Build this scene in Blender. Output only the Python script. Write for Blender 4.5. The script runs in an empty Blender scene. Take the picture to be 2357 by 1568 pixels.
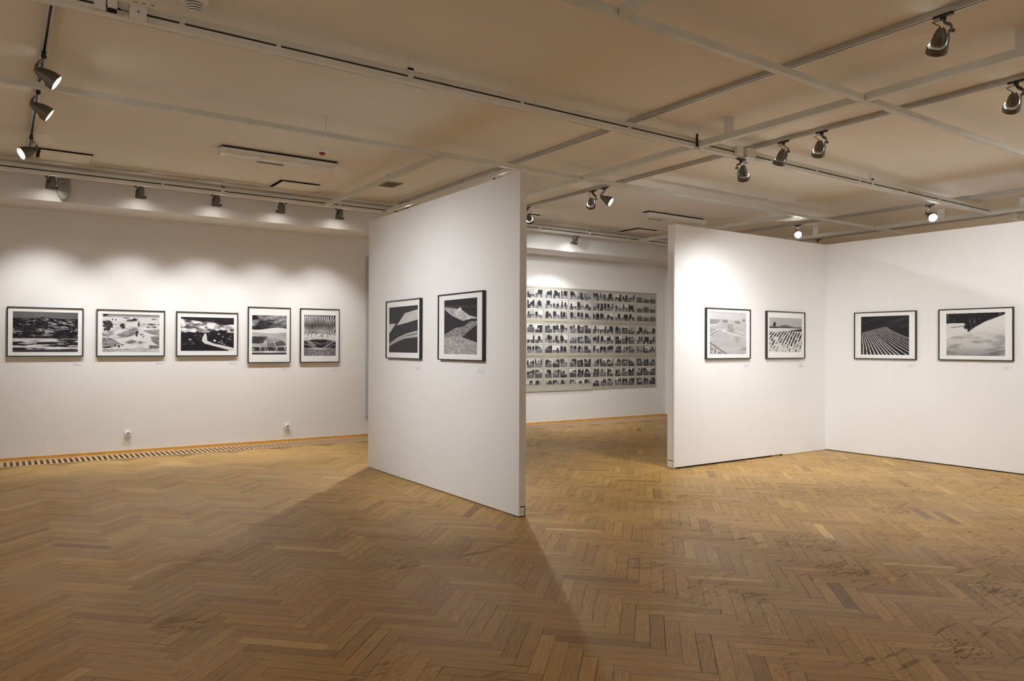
import bpy, bmesh, math, random
import numpy as np
from mathutils import Vector, Matrix

# ------------------------------------------------------------------ scene, camera, exposure
SC = bpy.context.scene
COL = SC.collection
random.seed(7)
SC.view_settings.view_transform = 'Standard'
SC.view_settings.look = 'None'
SC.view_settings.gamma = 1.0
SC.view_settings.use_curve_mapping = False
SC.view_settings.exposure = 0.86

F_PX, CY_PX, YAW, PITCH, ROLL, EYE = 1712.5, 786.0, .6032, -.0069, .0041, 1.36
def cam_rows():
    cy, sy = math.cos(YAW), math.sin(YAW)
    Rz = Matrix(((cy, -sy, 0), (sy, cy, 0), (0, 0, 1)))
    B = Matrix(((1, 0, 0), (0, 0, -1), (0, 1, 0)))
    cp, sp = math.cos(PITCH), math.sin(PITCH)
    P = Matrix(((1, 0, 0), (0, cp, -sp), (0, sp, cp)))
    cr, sr = math.cos(ROLL), math.sin(ROLL)
    R = Matrix(((cr, -sr, 0), (sr, cr, 0), (0, 0, 1)))
    return R @ P @ B @ Rz
Mc = cam_rows()
cam = bpy.data.cameras.new('camera')
camo = bpy.data.objects.new('camera', cam)
COL.objects.link(camo)
r0, r1, r2 = Mc[0], -Mc[1], -Mc[2]
camo.matrix_world = Matrix(((r0[0], r1[0], r2[0], 0), (r0[1], r1[1], r2[1], 0), (r0[2], r1[2], r2[2], EYE), (0, 0, 0, 1)))
cam.sensor_width = 36.0
cam.lens = F_PX * 36 / 2357
cam.shift_y = (CY_PX - 784) / 2357
cam.clip_start = 0.05
SC.camera = camo

world = bpy.data.worlds.new('world')
SC.world = world
world.use_nodes = True
world.node_tree.nodes['Background'].inputs[0].default_value = (0.02, 0.016, 0.012, 1)
world.node_tree.nodes['Background'].inputs[1].default_value = 0.5

SPOT_COL = (0.97, 0.985, 1.0)
WATT = 1.0                      # scales every lamp

# ------------------------------------------------------------------ room dimensions
ZC, ZB = 3.36, 3.186            # ceiling, underside of the steel rails
XL, XR, YN, YW = -3.2, 14.6, -3.6, 10.45
YG0, YG1 = 9.93, 10.36          # floor grating strip

# ------------------------------------------------------------------ materials
def new_mat(name):
    m = bpy.data.materials.new(name); m.use_nodes = True
    nt = m.node_tree
    return m, nt, nt.nodes, nt.links, nt.nodes['Principled BSDF']

def plain(name, col, rough=.6, metal=0., var=.0, scale=6., bump=0., bscale=60., spec=.5):
    m, nt, N, L, b = new_mat(name)
    b.inputs['Base Color'].default_value = (*col, 1)
    b.inputs['Roughness'].default_value = rough
    b.inputs['Metallic'].default_value = metal
    b.inputs['Specular IOR Level'].default_value = spec
    tc = N.new('ShaderNodeTexCoord')
    if var:
        n = N.new('ShaderNodeTexNoise'); n.inputs['Scale'].default_value = scale; n.inputs['Detail'].default_value = 5
        L.new(tc.outputs['Object'], n.inputs['Vector'])
        mr = N.new('ShaderNodeMapRange'); mr.inputs[1].default_value = .3; mr.inputs[2].default_value = .7
        mr.inputs[3].default_value = 1 - var; mr.inputs[4].default_value = 1 + var
        L.new(n.outputs['Fac'], mr.inputs[0])
        mx = N.new('ShaderNodeVectorMath'); mx.operation = 'SCALE'; mx.inputs[0].default_value = col
        L.new(mr.outputs[0], mx.inputs['Scale']); L.new(mx.outputs[0], b.inputs['Base Color'])
    if bump:
        n = N.new('ShaderNodeTexNoise'); n.inputs['Scale'].default_value = bscale; n.inputs['Detail'].default_value = 4
        L.new(tc.outputs['Object'], n.inputs['Vector'])
        bp = N.new('ShaderNodeBump'); bp.inputs['Strength'].default_value = bump; bp.inputs['Distance'].default_value = .01
        L.new(n.outputs['Fac'], bp.inputs['Height']); L.new(bp.outputs[0], b.inputs['Normal'])
    return m

WALL = plain('wall_paint', (.81, .79, .77), .75, var=.012, scale=1.6, bump=.15, bscale=9, spec=.25)
CEIL = plain('ceiling_paint', (.83, .77, .69), .9, var=.012, scale=1.0, spec=.1)
PART = plain('partition_paint', (.81, .80, .795), .8, var=.010, scale=2.0, spec=.2)
RAIL = plain('rail_paint', (.66, .655, .585), .45, var=.06, scale=5.0)
TRUNK = plain('trunking_paint', (.74, .72, .665), .45, var=.05, scale=5.0)
DARK = plain('dark_gap', (.012, .010, .008), .9)
TRACK = plain('track_metal', (.50, .485, .45), .38, metal=.35, var=.05)
SPOTM = plain('lamp_metal', (.135, .125, .105), .38, metal=.55, var=.05, scale=20)
SPOTI = plain('lamp_inner', (.55, .53, .48), .25, metal=.8)
BLACK = plain('black_plastic', (.018, .017, .015), .45)
FRAME = plain('frame_black', (.014, .012, .010), .4, var=.1)
MAT = plain('mat_board', (.80, .80, .785), .85, spec=.15)
CARD = plain('label_card', (.76, .76, .80), .8)
INK = plain('ink_grey', (.42, .42, .47), .8)
WHITEP = plain('white_plastic', (.80, .79, .76), .35)
OLDP = plain('aged_plastic', (.72, .69, .62), .4, var=.03)
DIFF = plain('old_diffuser', (.70, .66, .55), .35, var=.14, scale=7)
GREYP = plain('grey_plastic', (.34, .33, .29), .5)
GREYPAN = plain('grey_panel', (.34, .36, .375), .5)
SKIRT = plain('varnished_wood', (.62, .34, .085), .3, var=.12, scale=9)
SLAT = plain('slat_wood', (.56, .38, .21), .4, var=.08, scale=30)
PAPER = plain('sheet_card', (.40, .375, .30), .5, var=.04, scale=4)
BORDER = plain('photo_paper', (.74, .73, .67), .35)
RED = plain('red_lens', (.28, .02, .02), .3)

def emis(name, col, s):
    m, nt, N, L, b = new_mat(name)
    b.inputs['Base Color'].default_value = (*col, 1)
    b.inputs['Emission Color'].default_value = (*col, 1)
    b.inputs['Emission Strength'].default_value = s
    return m
LENS = emis('lamp_glow', (1.0, .96, .90), 14.0)
LENSHOT = emis('lamp_glow_hot', (1.0, .96, .90), 60.0)

def art_mat(name, rough=.3):
    m, nt, N, L, b = new_mat(name)
    a = N.new('ShaderNodeAttribute'); a.attribute_name = 'tone'
    g = N.new('ShaderNodeGamma'); g.inputs[1].default_value = 2.0
    L.new(a.outputs['Color'], g.inputs[0])
    mx = N.new('ShaderNodeMixRGB'); mx.inputs[1].default_value = (.018, .016, .020, 1); mx.inputs[2].default_value = (.80, .79, .79, 1)
    L.new(g.outputs[0], mx.inputs[0]); L.new(mx.outputs[0], b.inputs['Base Color'])
    b.inputs['Roughness'].default_value = rough
    b.inputs['Specular IOR Level'].default_value = .12
    return m
ART = art_mat('photographic_print', .45)
SMALLART = art_mat('small_print', .22)

SCUFFS = [(4.67, 3.12, 0.40), (4.28, 2.63, 0.28), (6.15, 3.34, 0.30), (3.59, 1.62, 0.22), (4.62, 1.95, 0.28), (2.08, 4.22, 0.22), (3.32, 3.37, 0.20), (2.49, 3.47, 0.12), (7.11, 3.53, 0.30), (4.26, 4.04, 0.30), (0.75, 3.91, 0.22), (3.39, 2.59, 0.18)]
def floor_mat():
    m, nt, N, L, b = new_mat('oak_parquet')
    at = N.new('ShaderNodeAttribute'); at.attribute_name = 'plank'
    sep = N.new('ShaderNodeSeparateColor'); L.new(at.outputs['Color'], sep.inputs[0])
    uv = N.new('ShaderNodeUVMap'); uv.uv_map = 'UVMap'
    # grain along the plank
    def mapped(sx, sy):
        mp = N.new('ShaderNodeMapping'); mp.inputs['Scale'].default_value = (sx, sy, 1); L.new(uv.outputs[0], mp.inputs[0]); return mp
    g1 = N.new('ShaderNodeTexNoise'); g1.inputs['Scale'].default_value = 1; g1.inputs['Detail'].default_value = 6; g1.inputs['Roughness'].default_value = .65
    L.new(mapped(7, 150).outputs[0], g1.inputs['Vector'])
    g2 = N.new('ShaderNodeTexNoise'); g2.inputs['Scale'].default_value = 1; g2.inputs['Detail'].default_value = 3; g2.inputs['Distortion'].default_value = 1.2
    L.new(mapped(3, 26).outputs[0], g2.inputs['Vector'])
    # cathedral figure: rings of a distorted noise
    w = N.new('ShaderNodeMath'); w.operation = 'MULTIPLY'; w.inputs[1].default_value = 46
    L.new(g2.outputs['Fac'], w.inputs[0])
    sn = N.new('ShaderNodeMath'); sn.operation = 'SINE'; L.new(w.outputs[0], sn.inputs[0])
    fig = N.new('ShaderNodeMath'); fig.operation = 'MULTIPLY'; L.new(sn.outputs[0], fig.inputs[0])
    fa = N.new('ShaderNodeMapRange'); fa.inputs[1].default_value = .62; fa.inputs[2].default_value = .95; fa.inputs[3].default_value = .015; fa.inputs[4].default_value = .15
    L.new(sep.outputs[1], fa.inputs[0]); L.new(fa.outputs[0], fig.inputs[1])
    ramp = N.new('ShaderNodeValToRGB'); e = ramp.color_ramp.elements
    e[0].position = 0; e[0].color = (.25, .125, .024, 1)
    e[1].position = 1; e[1].color = (.70, .455, .15, 1)
    for p, c in ((.25, (.39, .215, .045, 1)), (.5, (.475, .275, .064, 1)), (.78, (.56, .335, .088, 1))):
        x = e.new(p); x.color = c
    L.new(sep.outputs[0], ramp.inputs[0])
    gm = N.new('ShaderNodeMapRange'); gm.inputs[1].default_value = .3; gm.inputs[2].default_value = .7; gm.inputs[3].default_value = .66; gm.inputs[4].default_value = 1.26
    L.new(g1.outputs['Fac'], gm.inputs[0])
    ad = N.new('ShaderNodeMath'); ad.operation = 'ADD'; L.new(gm.outputs[0], ad.inputs[0]); L.new(fig.outputs[0], ad.inputs[1])
    sc = N.new('ShaderNodeVectorMath'); sc.operation = 'SCALE'; L.new(ramp.outputs[0], sc.inputs[0]); L.new(ad.outputs[0], sc.inputs['Scale'])
    # worn and scuffed: dark scratch streaks in patches where people walk
    tc = N.new('ShaderNodeTexCoord')
    def scratch(rot, sx, sy, lo, hi):
        mp = N.new('ShaderNodeMapping'); mp.inputs['Rotation'].default_value = (0, 0, rot); mp.inputs['Scale'].default_value = (sx, sy, 1)
        L.new(tc.outputs['Object'], mp.inputs[0])
        n = N.new('ShaderNodeTexNoise'); n.inputs['Scale'].default_value = 1; n.inputs['Detail'].default_value = 5; n.inputs['Distortion'].default_value = .8
        L.new(mp.outputs[0], n.inputs['Vector'])
        r = N.new('ShaderNodeMapRange'); r.inputs[1].default_value = lo; r.inputs[2].default_value = hi; L.new(n.outputs['Fac'], r.inputs[0]); return r
    s1 = scratch(.9, 5, 34, .60, .68); s2 = scratch(-.75, 6, 30, .63, .70)
    mxs = N.new('ShaderNodeMath'); mxs.operation = 'MAXIMUM'; L.new(s1.outputs[0], mxs.inputs[0]); L.new(s2.outputs[0], mxs.inputs[1])
    pn = N.new('ShaderNodeTexNoise'); pn.inputs['Scale'].default_value = 1.1; pn.inputs['Detail'].default_value = 2
    L.new(tc.outputs['Object'], pn.inputs['Vector'])
    # wear grows towards the middle of the open floor on the right
    xg = N.new('ShaderNodeSeparateXYZ'); L.new(tc.outputs['Object'], xg.inputs[0])
    xr = N.new('ShaderNodeMapRange'); xr.inputs[1].default_value = 1.0; xr.inputs[2].default_value = 4.2; xr.inputs[3].default_value = 0; xr.inputs[4].default_value = .17
    L.new(xg.outputs[0], xr.inputs[0])
    pa = N.new('ShaderNodeMath'); pa.operation = 'ADD'; L.new(pn.outputs['Fac'], pa.inputs[0]); L.new(xr.outputs[0], pa.inputs[1])
    pr = N.new('ShaderNodeMapRange'); pr.inputs[1].default_value = .52; pr.inputs[2].default_value = .70; L.new(pa.outputs[0], pr.inputs[0])
    # named scuff spots: places worn and scratched more than the rest
    last = pr.outputs[0]
    for (px, py, pr_) in SCUFFS:
        d = N.new('ShaderNodeVectorMath'); d.operation = 'DISTANCE'; d.inputs[1].default_value = (px, py, 0); L.new(tc.outputs['Object'], d.inputs[0])
        q = N.new('ShaderNodeMapRange'); q.inputs[1].default_value = pr_ * .35; q.inputs[2].default_value = pr_; q.inputs[3].default_value = 1.5; q.inputs[4].default_value = 0; L.new(d.outputs['Value'], q.inputs[0])
        x_ = N.new('ShaderNodeMath'); x_.operation = 'MAXIMUM'; L.new(last, x_.inputs[0]); L.new(q.outputs[0], x_.inputs[1]); last = x_.outputs[0]
    s3 = scratch(.62, 13, 85, .53, .62)
    sp_ = N.new('ShaderNodeMath'); sp_.operation = 'GREATER_THAN'; sp_.inputs[1].default_value = 1.02; L.new(last, sp_.inputs[0])
    s3m = N.new('ShaderNodeMath'); s3m.operation = 'MULTIPLY'; L.new(s3.outputs[0], s3m.inputs[0]); L.new(sp_.outputs[0], s3m.inputs[1])
    m2 = N.new('ShaderNodeMath'); m2.operation = 'MAXIMUM'; L.new(mxs.outputs[0], m2.inputs[0]); L.new(s3m.outputs[0], m2.inputs[1])
    wm = N.new('ShaderNodeMath'); wm.operation = 'MULTIPLY'; wm.use_clamp = True; L.new(m2.outputs[0], wm.inputs[0]); L.new(last, wm.inputs[1])
    wk = N.new('ShaderNodeMath'); wk.operation = 'MULTIPLY'; wk.inputs[1].default_value = .62; L.new(wm.outputs[0], wk.inputs[0])
    mix = N.new('ShaderNodeMixRGB'); mix.inputs[2].default_value = (.085, .062, .038, 1)
    L.new(wk.outputs[0], mix.inputs[0]); L.new(sc.outputs[0], mix.inputs[1]); L.new(mix.outputs[0], b.inputs['Base Color'])
    rr = N.new('ShaderNodeMapRange'); rr.inputs[1].default_value = .3; rr.inputs[2].default_value = .7; rr.inputs[3].default_value = .36; rr.inputs[4].default_value = .47
    L.new(pn.outputs['Fac'], rr.inputs[0])
    ra = N.new('ShaderNodeMath'); ra.operation = 'MULTIPLY_ADD'; ra.inputs[1].default_value = .2; L.new(wm.outputs[0], ra.inputs[0]); L.new(rr.outputs[0], ra.inputs[2])
    L.new(ra.outputs[0], b.inputs['Roughness'])
    bp = N.new('ShaderNodeBump'); bp.inputs['Strength'].default_value = .12; bp.inputs['Distance'].default_value = .004
    L.new(g1.outputs['Fac'], bp.inputs['Height']); L.new(bp.outputs[0], b.inputs['Normal'])
    b.inputs['Specular IOR Level'].default_value = .5
    return m
FLOORM = floor_mat()
SUBF = plain('floor_joint', (.028, .016, .008), .9)

# ------------------------------------------------------------------ mesh helpers
class MB:
    def __init__(s): s.v = []; s.f = []
    def add(s, vs, fs):
        k = len(s.v); s.v += [tuple(v) for v in vs]; s.f += [tuple(i + k for i in f) for f in fs]
    def box(s, x0, x1, y0, y1, z0, z1):
        s.add([(x, y, z) for z in (z0, z1) for y in (y0, y1) for x in (x0, x1)],
              [(0, 2, 3, 1), (4, 5, 7, 6), (0, 1, 5, 4), (2, 6, 7, 3), (0, 4, 6, 2), (1, 3, 7, 5)])
    def quad(s, *p): s.add(p, [(0, 1, 2, 3)])
    def tube(s, pts, r, n=8, r1=None):
        pts = [Vector(p) for p in pts]; rings = []
        up = Vector((.3, .2, .93)).normalized()
        for i, p in enumerate(pts):
            d = (pts[min(i + 1, len(pts) - 1)] - pts[max(i - 1, 0)]).normalized()
            a = d.cross(up)
            if a.length < 1e-3: a = d.cross(Vector((1, 0, 0)))
            a.normalize(); b = d.cross(a)
            rr = r if r1 is None else r + (r1 - r) * i / (len(pts) - 1)
            rings.append([p + a * rr * math.cos(t) + b * rr * math.sin(t) for t in [2 * math.pi * j / n for j in range(n)]])
        vs = [v for q in rings for v in q]; fs = []
        for i in range(len(pts) - 1):
            for j in range(n): fs.append((i * n + j, i * n + (j + 1) % n, (i + 1) * n + (j + 1) % n, (i + 1) * n + j))
        fs.append(tuple(range(n))[::-1]); fs.append(tuple((len(pts) - 1) * n + j for j in range(n)))
        s.add(vs, fs)
    def lathe(s, prof, mat=Matrix.Identity(4), n=24, cap=True):
        vs = []; fs = []
        for r, z in prof:
            for j in range(n):
                t = 2 * math.pi * j / n; vs.append(mat @ Vector((r * math.cos(t), r * math.sin(t), z)))
        for i in range(len(prof) - 1):
            for j in range(n): fs.append((i * n + j, i * n + (j + 1) % n, (i + 1) * n + (j + 1) % n, (i + 1) * n + j))
        if cap: fs.append(tuple(range(n))[::-1]); fs.append(tuple((len(prof) - 1) * n + j for j in range(n)))
        s.add(vs, fs)
    def build(s, name, mat, parent=None, smooth=False, bevel=0., loc=None):
        me = bpy.data.meshes.new(name); me.from_pydata(s.v, [], s.f); me.materials.append(mat); me.update()
        bm = bmesh.new(); bm.from_mesh(me); bmesh.ops.recalc_face_normals(bm, faces=bm.faces)
        if bevel: bmesh.ops.bevel(bm, geom=[e for e in bm.edges if len(e.link_faces) == 2], offset=bevel, segments=2, affect='EDGES', profile=.6)
        bm.to_mesh(me); bm.free()
        if smooth:
            for p in me.polygons: p.use_smooth = True
        o = bpy.data.objects.new(name, me); COL.objects.link(o)
        if parent: o.parent = parent
        if loc is not None: o.location = loc
        return o

def smooth_auto(o, ang=35):
    me = o.data
    for p in me.polygons: p.use_smooth = True
    bm = bmesh.new(); bm.from_mesh(me)
    for e in bm.edges:
        if len(e.link_faces) == 2 and e.calc_face_angle(0) > math.radians(ang): e.smooth = False
    bm.to_mesh(me); bm.free()
    return o
def empty(name, loc, label, cat, group=None):
    o = bpy.data.objects.new(name, None); COL.objects.link(o); o.location = loc; o.empty_display_size = .05
    o['label'] = label; o['category'] = cat
    if group: o['group'] = group
    return o
def tag(o, label, cat, group=None):
    o['label'] = label; o['category'] = cat
    if group: o['group'] = group
    return o
def struct(o): o['kind'] = 'structure'; return o
def onebox(x0, x1, y0, y1, z0, z1):
    m = MB(); m.box(x0, x1, y0, y1, z0, z1); return m

# ------------------------------------------------------------------ the shell
T = .15
struct(onebox(XL - T, XR + T, YW, YW + T, -.2, ZC + .1).build('wall_back', WALL))
struct(onebox(XL - T, XL, YN - T, YW, -.2, ZC + .1).build('wall_left', WALL))
struct(onebox(XR, XR + T, YN - T, YW, -.2, ZC + .1).build('wall_right', WALL))
struct(onebox(XL, XR, YN - T, YN, -.2, ZC + .1).build('wall_front', WALL))
struct(onebox(XL, XR, YN, YW, ZC, ZC + .1).build('ceiling', CEIL))
struct(onebox(XL, XR, 9.77, YW, 2.965, ZC).build('trim_1', WALL))            # dropped soffit along the back wall
struct(onebox(10.90, 12.3, 9.80, YW, 0, 2.965).build('trim_2', WALL))        # pier closing the far corner

# floor: oak blocks in herringbone, each block its own face with grain direction and tone
def herringbone():
    w, Lk = .0706, .4320
    s2 = math.sqrt(2); X0 = 2.171 - (w - Lk) / s2; Y0 = 2.872
    # u' = (-1,1)/s2, v = (1,1)/s2 ; origin so that the junction u'=L, v=w falls on (2.171, 2.872)
    Y0 -= (w + Lk) / s2
    verts = []; faces = []; uvs = []; cols = []
    rnd = random.Random(11)
    g = .0006
    def W(u, v): return (X0 + (v - u) / s2, Y0 + (u + v) / s2)
    def plank(u0, u1, v0, v1, along_u):
        cx, cy = W((u0 + u1) / 2, (v0 + v1) / 2)
        if not (XL - .3 < cx < XR + .3 and YN - .3 < cy < YG0 + .25): return
        gg = g + (rnd.random() ** 5) * .0014
        P = [W(u0 + gg, v0 + gg), W(u1 - gg, v0 + gg), W(u1 - gg, v1 - gg), W(u0 + gg, v1 - gg)]
        z = [rnd.uniform(-.00025, .00025) for _ in range(2)]
        zz = [z[0], z[0] if not along_u else z[1], z[1], z[1] if not along_u else z[0]]
        k = len(verts)
        verts.extend([(max(XL, min(XR, x)), max(YN, min(YG0, y)), q) for (x, y), q in zip(P, zz)])
        faces.append((k, k + 3, k + 2, k + 1))
        ou, ov = rnd.uniform(0, 90), rnd.uniform(0, 90)
        if along_u: q = [(0, 0), (Lk, 0), (Lk, w), (0, w)]
        else: q = [(0, 0), (0, w), (Lk, w), (Lk, 0)]
        q = [(a + ou, b + ov) for a, b in q]
        uvs.extend([q[0], q[3], q[2], q[1]])
        t = .5 + rnd.gauss(0, .115)
        if rnd.random() < .05: t += .28
        if rnd.random() < .05: t -= .22
        cols.extend([(min(1, max(0, t)), rnd.random(), rnd.random(), 1)] * 4)
    for n in range(-30, 40):
        for k in range(-200, 220):
            # strips repeat by (L,-L) in (u', v)
            du, dv = n * Lk, -n * Lk
            a = k * w + du; b = k * w + dv
            x, y = W(a, b)
            if not (XL - 1 < x < XR + 1 and YN - 1.5 < y < YG0 + 1): continue
            plank(a, a + Lk, b, b + w, True)
            plank(a + Lk, a + Lk + w, b + w - Lk, b + w, False)
    me = bpy.data.meshes.new('floor'); me.from_pydata(verts, [], faces)
    uvl = me.uv_layers.new(name='UVMap'); uvl.data.foreach_set('uv', [c for q in uvs for c in q])
    ca = me.color_attributes.new('plank', 'FLOAT_COLOR', 'CORNER'); ca.data.foreach_set('color', [c for q in cols for c in q])
    me.materials.append(FLOORM); me.materials.append(SUBF)
    bm = bmesh.new(); bm.from_mesh(me)
    def addbox(x0, x1, y0, y1, z0, z1):
        vs = [bm.verts.new((x, y, z)) for z in (z0, z1) for y in (y0, y1) for x in (x0, x1)]
        for f in [(0, 2, 3, 1), (4, 5, 7, 6), (0, 1, 5, 4), (2, 6, 7, 3), (0, 4, 6, 2), (1, 3, 7, 5)]:
            bm.faces.new([vs[i] for i in f]).material_index = 1
    addbox(XL, XR, YN, YG0, -.2, -.0016)
    addbox(XL, XR, YG0, YW, -.2, -.14)
    bm.to_mesh(me); bm.free()
    o = bpy.data.objects.new('floor', me); COL.objects.link(o); struct(o)
herringbone()

# varnished skirting and the convector grating in front of it
m = MB(); m.box(XL, 10.90, YW - .018, YW, -.01, .04); m.box(XL, 10.90, YW - .026, YW - .018, -.01, .012)
m.box(10.882, 10.90, 9.94, YW - .018, -.01, .04)
struct(m.build('baseboard_back', SKIRT, bevel=.002))
gr = empty('floor_grating', (3.8, (YG0 + YG1) / 2, 0), 'long slatted wooden convector grating let into the floor along the back wall', 'floor grating')
gl = gr.location
m = MB(); m.box(XL - gl.x, XR - gl.x, YG1 - gl.y, YW - .026 - gl.y, -.14, .004); m.build('back_ledge', SLAT, gr)
m = MB(); m.box(XL - gl.x, XR - gl.x, YG0 - gl.y, YG0 + .035 - gl.y, -.02, .005); m.build('front_rim', SLAT, gr)
m = MB(); x = XL
while x < 10.9:
    m.box(x - gl.x, x + .027 - gl.x, YG0 + .035 - gl.y, YG1 - gl.y, -.014, .002); x += .0585
m.build('slats', SLAT, gr)
m = MB(); m.tube([(XL - gl.x, .02, -.10), (10.8 - gl.x, .02, -.10)], .022, 10); m.build('heating_pipe', OLDP, gr, smooth=True)

# ------------------------------------------------------------------ free-standing partitions
def partition(name, label, loc, panels, feet, edges=()):
    r = empty(name, loc, label, 'partition wall')
    for (x0, x1, y0, y1, z0, z1) in panels:
        m = MB(); m.box(x0 - loc[0], x1 - loc[0], y0 - loc[1], y1 - loc[1], z0, z1)
        m.build('panel', PART, r, bevel=.0012)
    for (x0, x1, y0, y1, z0, z1, mt) in feet:
        m = MB(); m.box(x0 - loc[0], x1 - loc[0], y0 - loc[1], y1 - loc[1], z0, z1)
        m.build('foot_block' if mt is PART else 'recess', mt, r)
    for (x0, x1, y0, y1, z0, z1) in edges:
        m = MB(); m.box(x0 - loc[0], x1 - loc[0], y0 - loc[1], y1 - loc[1], z0, z1)
        m.build('edge_strip', PART, r, bevel=.003)
    return r
AX, AY0, AY1 = 3.41, 4.845, 7.79
partition('partition_wall', 'white free-standing partition jutting out in the middle, holding two portrait photographs', (3.445, 6.3, 0),
          [(AX, 3.476, AY0, 6.799, .008, 2.762), (AX, 3.476, 6.7995, AY1, .006, 2.760)],
          [(AX + .006, 3.474, AY0 + .004, AY0 + .09, .0, .0075, DARK), (AX + .012, 3.462, AY0 - .003, AY0, .012, .078, PART),
           (AX + .012, 3.470, AY0 - .0012, AY0, .078, .086, DARK), (3.462, 3.470, AY0 - .0012, AY0, .010, .082, DARK)])
BY = 5.80
partition('partition_wall', 'white partition parallel to the back wall with a pale and a striped photograph', (7.6, 5.86, 0),
          [(6.20, 8.158, BY, 5.91, .018, 2.737), (8.161, 9.079, BY + .004, 5.914, .004, 2.737)],
          [(6.212, 6.225, BY + .02, 5.885, .0, .018, PART), (6.1975, 6.20, BY + .025, 5.895, .012, .085, PART), (6.1985, 6.20, BY + .018, 5.90, .085, .093, DARK),
           (6.3, 7.94, BY + .014, 5.90, .0, .017, DARK), (7.98, 8.12, BY + .02, 5.90, .0, .016, SLAT)],
          [(6.19, 6.20, BY + .002, BY + .014, .02, 2.737)])
partition('partition_wall', 'long white partition on the right meeting the other at a corner, with two landscape photographs', (9.14, 3.4, 0),
          [(9.08, 9.19, 4.8795, 5.915, .010, 2.737), (9.0805, 9.1905, 2.40, 4.879, .012, 2.737), (9.08, 9.19, .2, 2.397, .012, 2.737)],
          [(9.095, 9.18, .25, 5.8, .0, .0115, DARK)])
# grey panel behind the middle partition, hung on the back wall
gp = empty('wall_panel', (4.95, YW, .30), 'tall grey panel on the back wall, mostly hidden behind the middle partition', 'wall panel')
onebox(-.39, .45, -.05, -.001, 0.02, 2.38).build('face', GREYPAN, gp, bevel=.003)
m = MB(); m.box(-.425, -.39, -.07, 0, 0, 2.40); m.box(.45, .485, -.07, 0, 0, 2.40); m.box(-.39, .45, -.07, 0, 2.38, 2.40); m.box(-.39, .45, -.07, 0, 0, .02)
m.build('frame', plain('grey_edge', (.42, .46, .49), .4), gp, bevel=.003)

# ------------------------------------------------------------------ ceiling rails
XB = [(3.06, 'plain'), (4.66, 'trunk'), (6.28, 'plain'), (9.43, 'trunk')]
Y3, Y3W = 5.265, .055
def plain_rail(label, x0, x1, y0, y1, z0=ZB, z1=ZB + .045, tabs=(), rods=(), alongx=True, group=None, cat='ceiling rail'):
    cx, cy = (x0 + x1) / 2, (y0 + y1) / 2
    r = empty('ceiling_rail', (cx, cy, z0), label, cat, group)
    onebox(x0 - cx, x1 - cx, y0 - cy, y1 - cy, 0, z1 - z0).build('rail_bar', RAIL, r, bevel=.002)
    for t in tabs:
        if alongx: onebox(t - .035 - cx, t + .035 - cx, -.01, .01, z1 - z0, ZC - z0).build('hanger', TRUNK, r)
        else: onebox(x0 - cx + .005, x0 - cx + .02, t - .05 - cy, t + .05 - cy, z1 - z0, ZC - z0).build('hanger', TRUNK, r)
    for t in rods:
        m = MB()
        if alongx: m.tube([(t - cx, y0 - cy - .006, 0), (t - cx, y0 - cy - .006, ZC - z0)], .007, 8); m.tube([(t - cx, y0 - cy - .006, ZC - z0 - .006), (t - cx, y0 - cy - .006, ZC - z0)], .03, 10)
        m.build('hanging_rod', TRUNK, r, smooth=False)
    return r
def trunk_rail(label, x0, x1, y, brackets=(), spacers=(), cables=True, seed=1):
    cx = (x0 + x1) / 2
    r = empty('trunking_rail', (cx, y, ZB), label, 'trunking rail', None)
    onebox(x0 - cx, x1 - cx, -.025, .030, 0, .036).build('lower_channel', TRUNK, r, bevel=.002)
    onebox(x0 - cx, x1 - cx, -.014, .024, .036, .0480).build('dark_slot', DARK, r)
    onebox(x0 - cx, x1 - cx, -.028, .030, .0480, .086).build('upper_channel', RAIL, r, bevel=.002)
    for s in spacers: onebox(s - .014 - cx, s + .014 - cx, -.0275, -.014, .0355, .0485).build('spacer', TRUNK, r)
    for s in brackets:
        m = MB(); m.box(s - .022 - cx, s + .022 - cx, -.032, -.028, .02, .10); m.box(s - .022 - cx, s + .022 - cx, -.032, .03, .084, .10)
        m.tube([(s - cx, 0, .09), (s - cx, 0, ZC - ZB)], .008, 8); m.build('hanger', TRUNK, r)
    if cables:
        rn = random.Random(seed)
        for c in range(2):
            pts = []; x = x0 + .05
            while x < x1 - .05:
                pts.append((x - cx, .037 + c * .010 + rn.uniform(-.002, .004), .012 + rn.uniform(-.006, .006) - c * .004)); x += .22
            m = MB(); m.tube(pts, .0055, 6); m.build('cable', TRUNK, r, smooth=True)
    return r

X0R, X1R = XL + .1, XR - .2
plain_rail('cream steel rail crossing the upper right of the ceiling, nearest bare rail', X0R, X1R, 3.035, 3.085, rods=(), tabs=())
r = plain_rail('slim cream ceiling rail on thin rods, passing over the top of the middle partition', X0R, X1R, 6.26, 6.305, rods=(2.33, 8.44, -.6), z1=ZB + .043)
trunk_rail('long cream trunking rail with dark slot, upper left across the ceiling to the cross rail', X0R, Y3 - .035, 4.66, brackets=(2.33, -1.2), spacers=(.86, 1.42, 3.28, 4.4), seed=3)
trunk_rail('cream trunking rail with dark slot continuing right from the cross rail towards the right partition', Y3 + .035, 11.05, 4.66, brackets=(8.16,), spacers=(6.35, 7.1, 7.9, 8.9, 9.7), seed=4)
trunk_rail('cream trunking rail with dark slot beside the spotlit soffit of the back wall', X0R, X1R, 9.43, brackets=(2.215, 8.027, 5.2), spacers=(1.55, -.6, 3.7, 7.0, 8.9), cables=False, seed=5)
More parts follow.
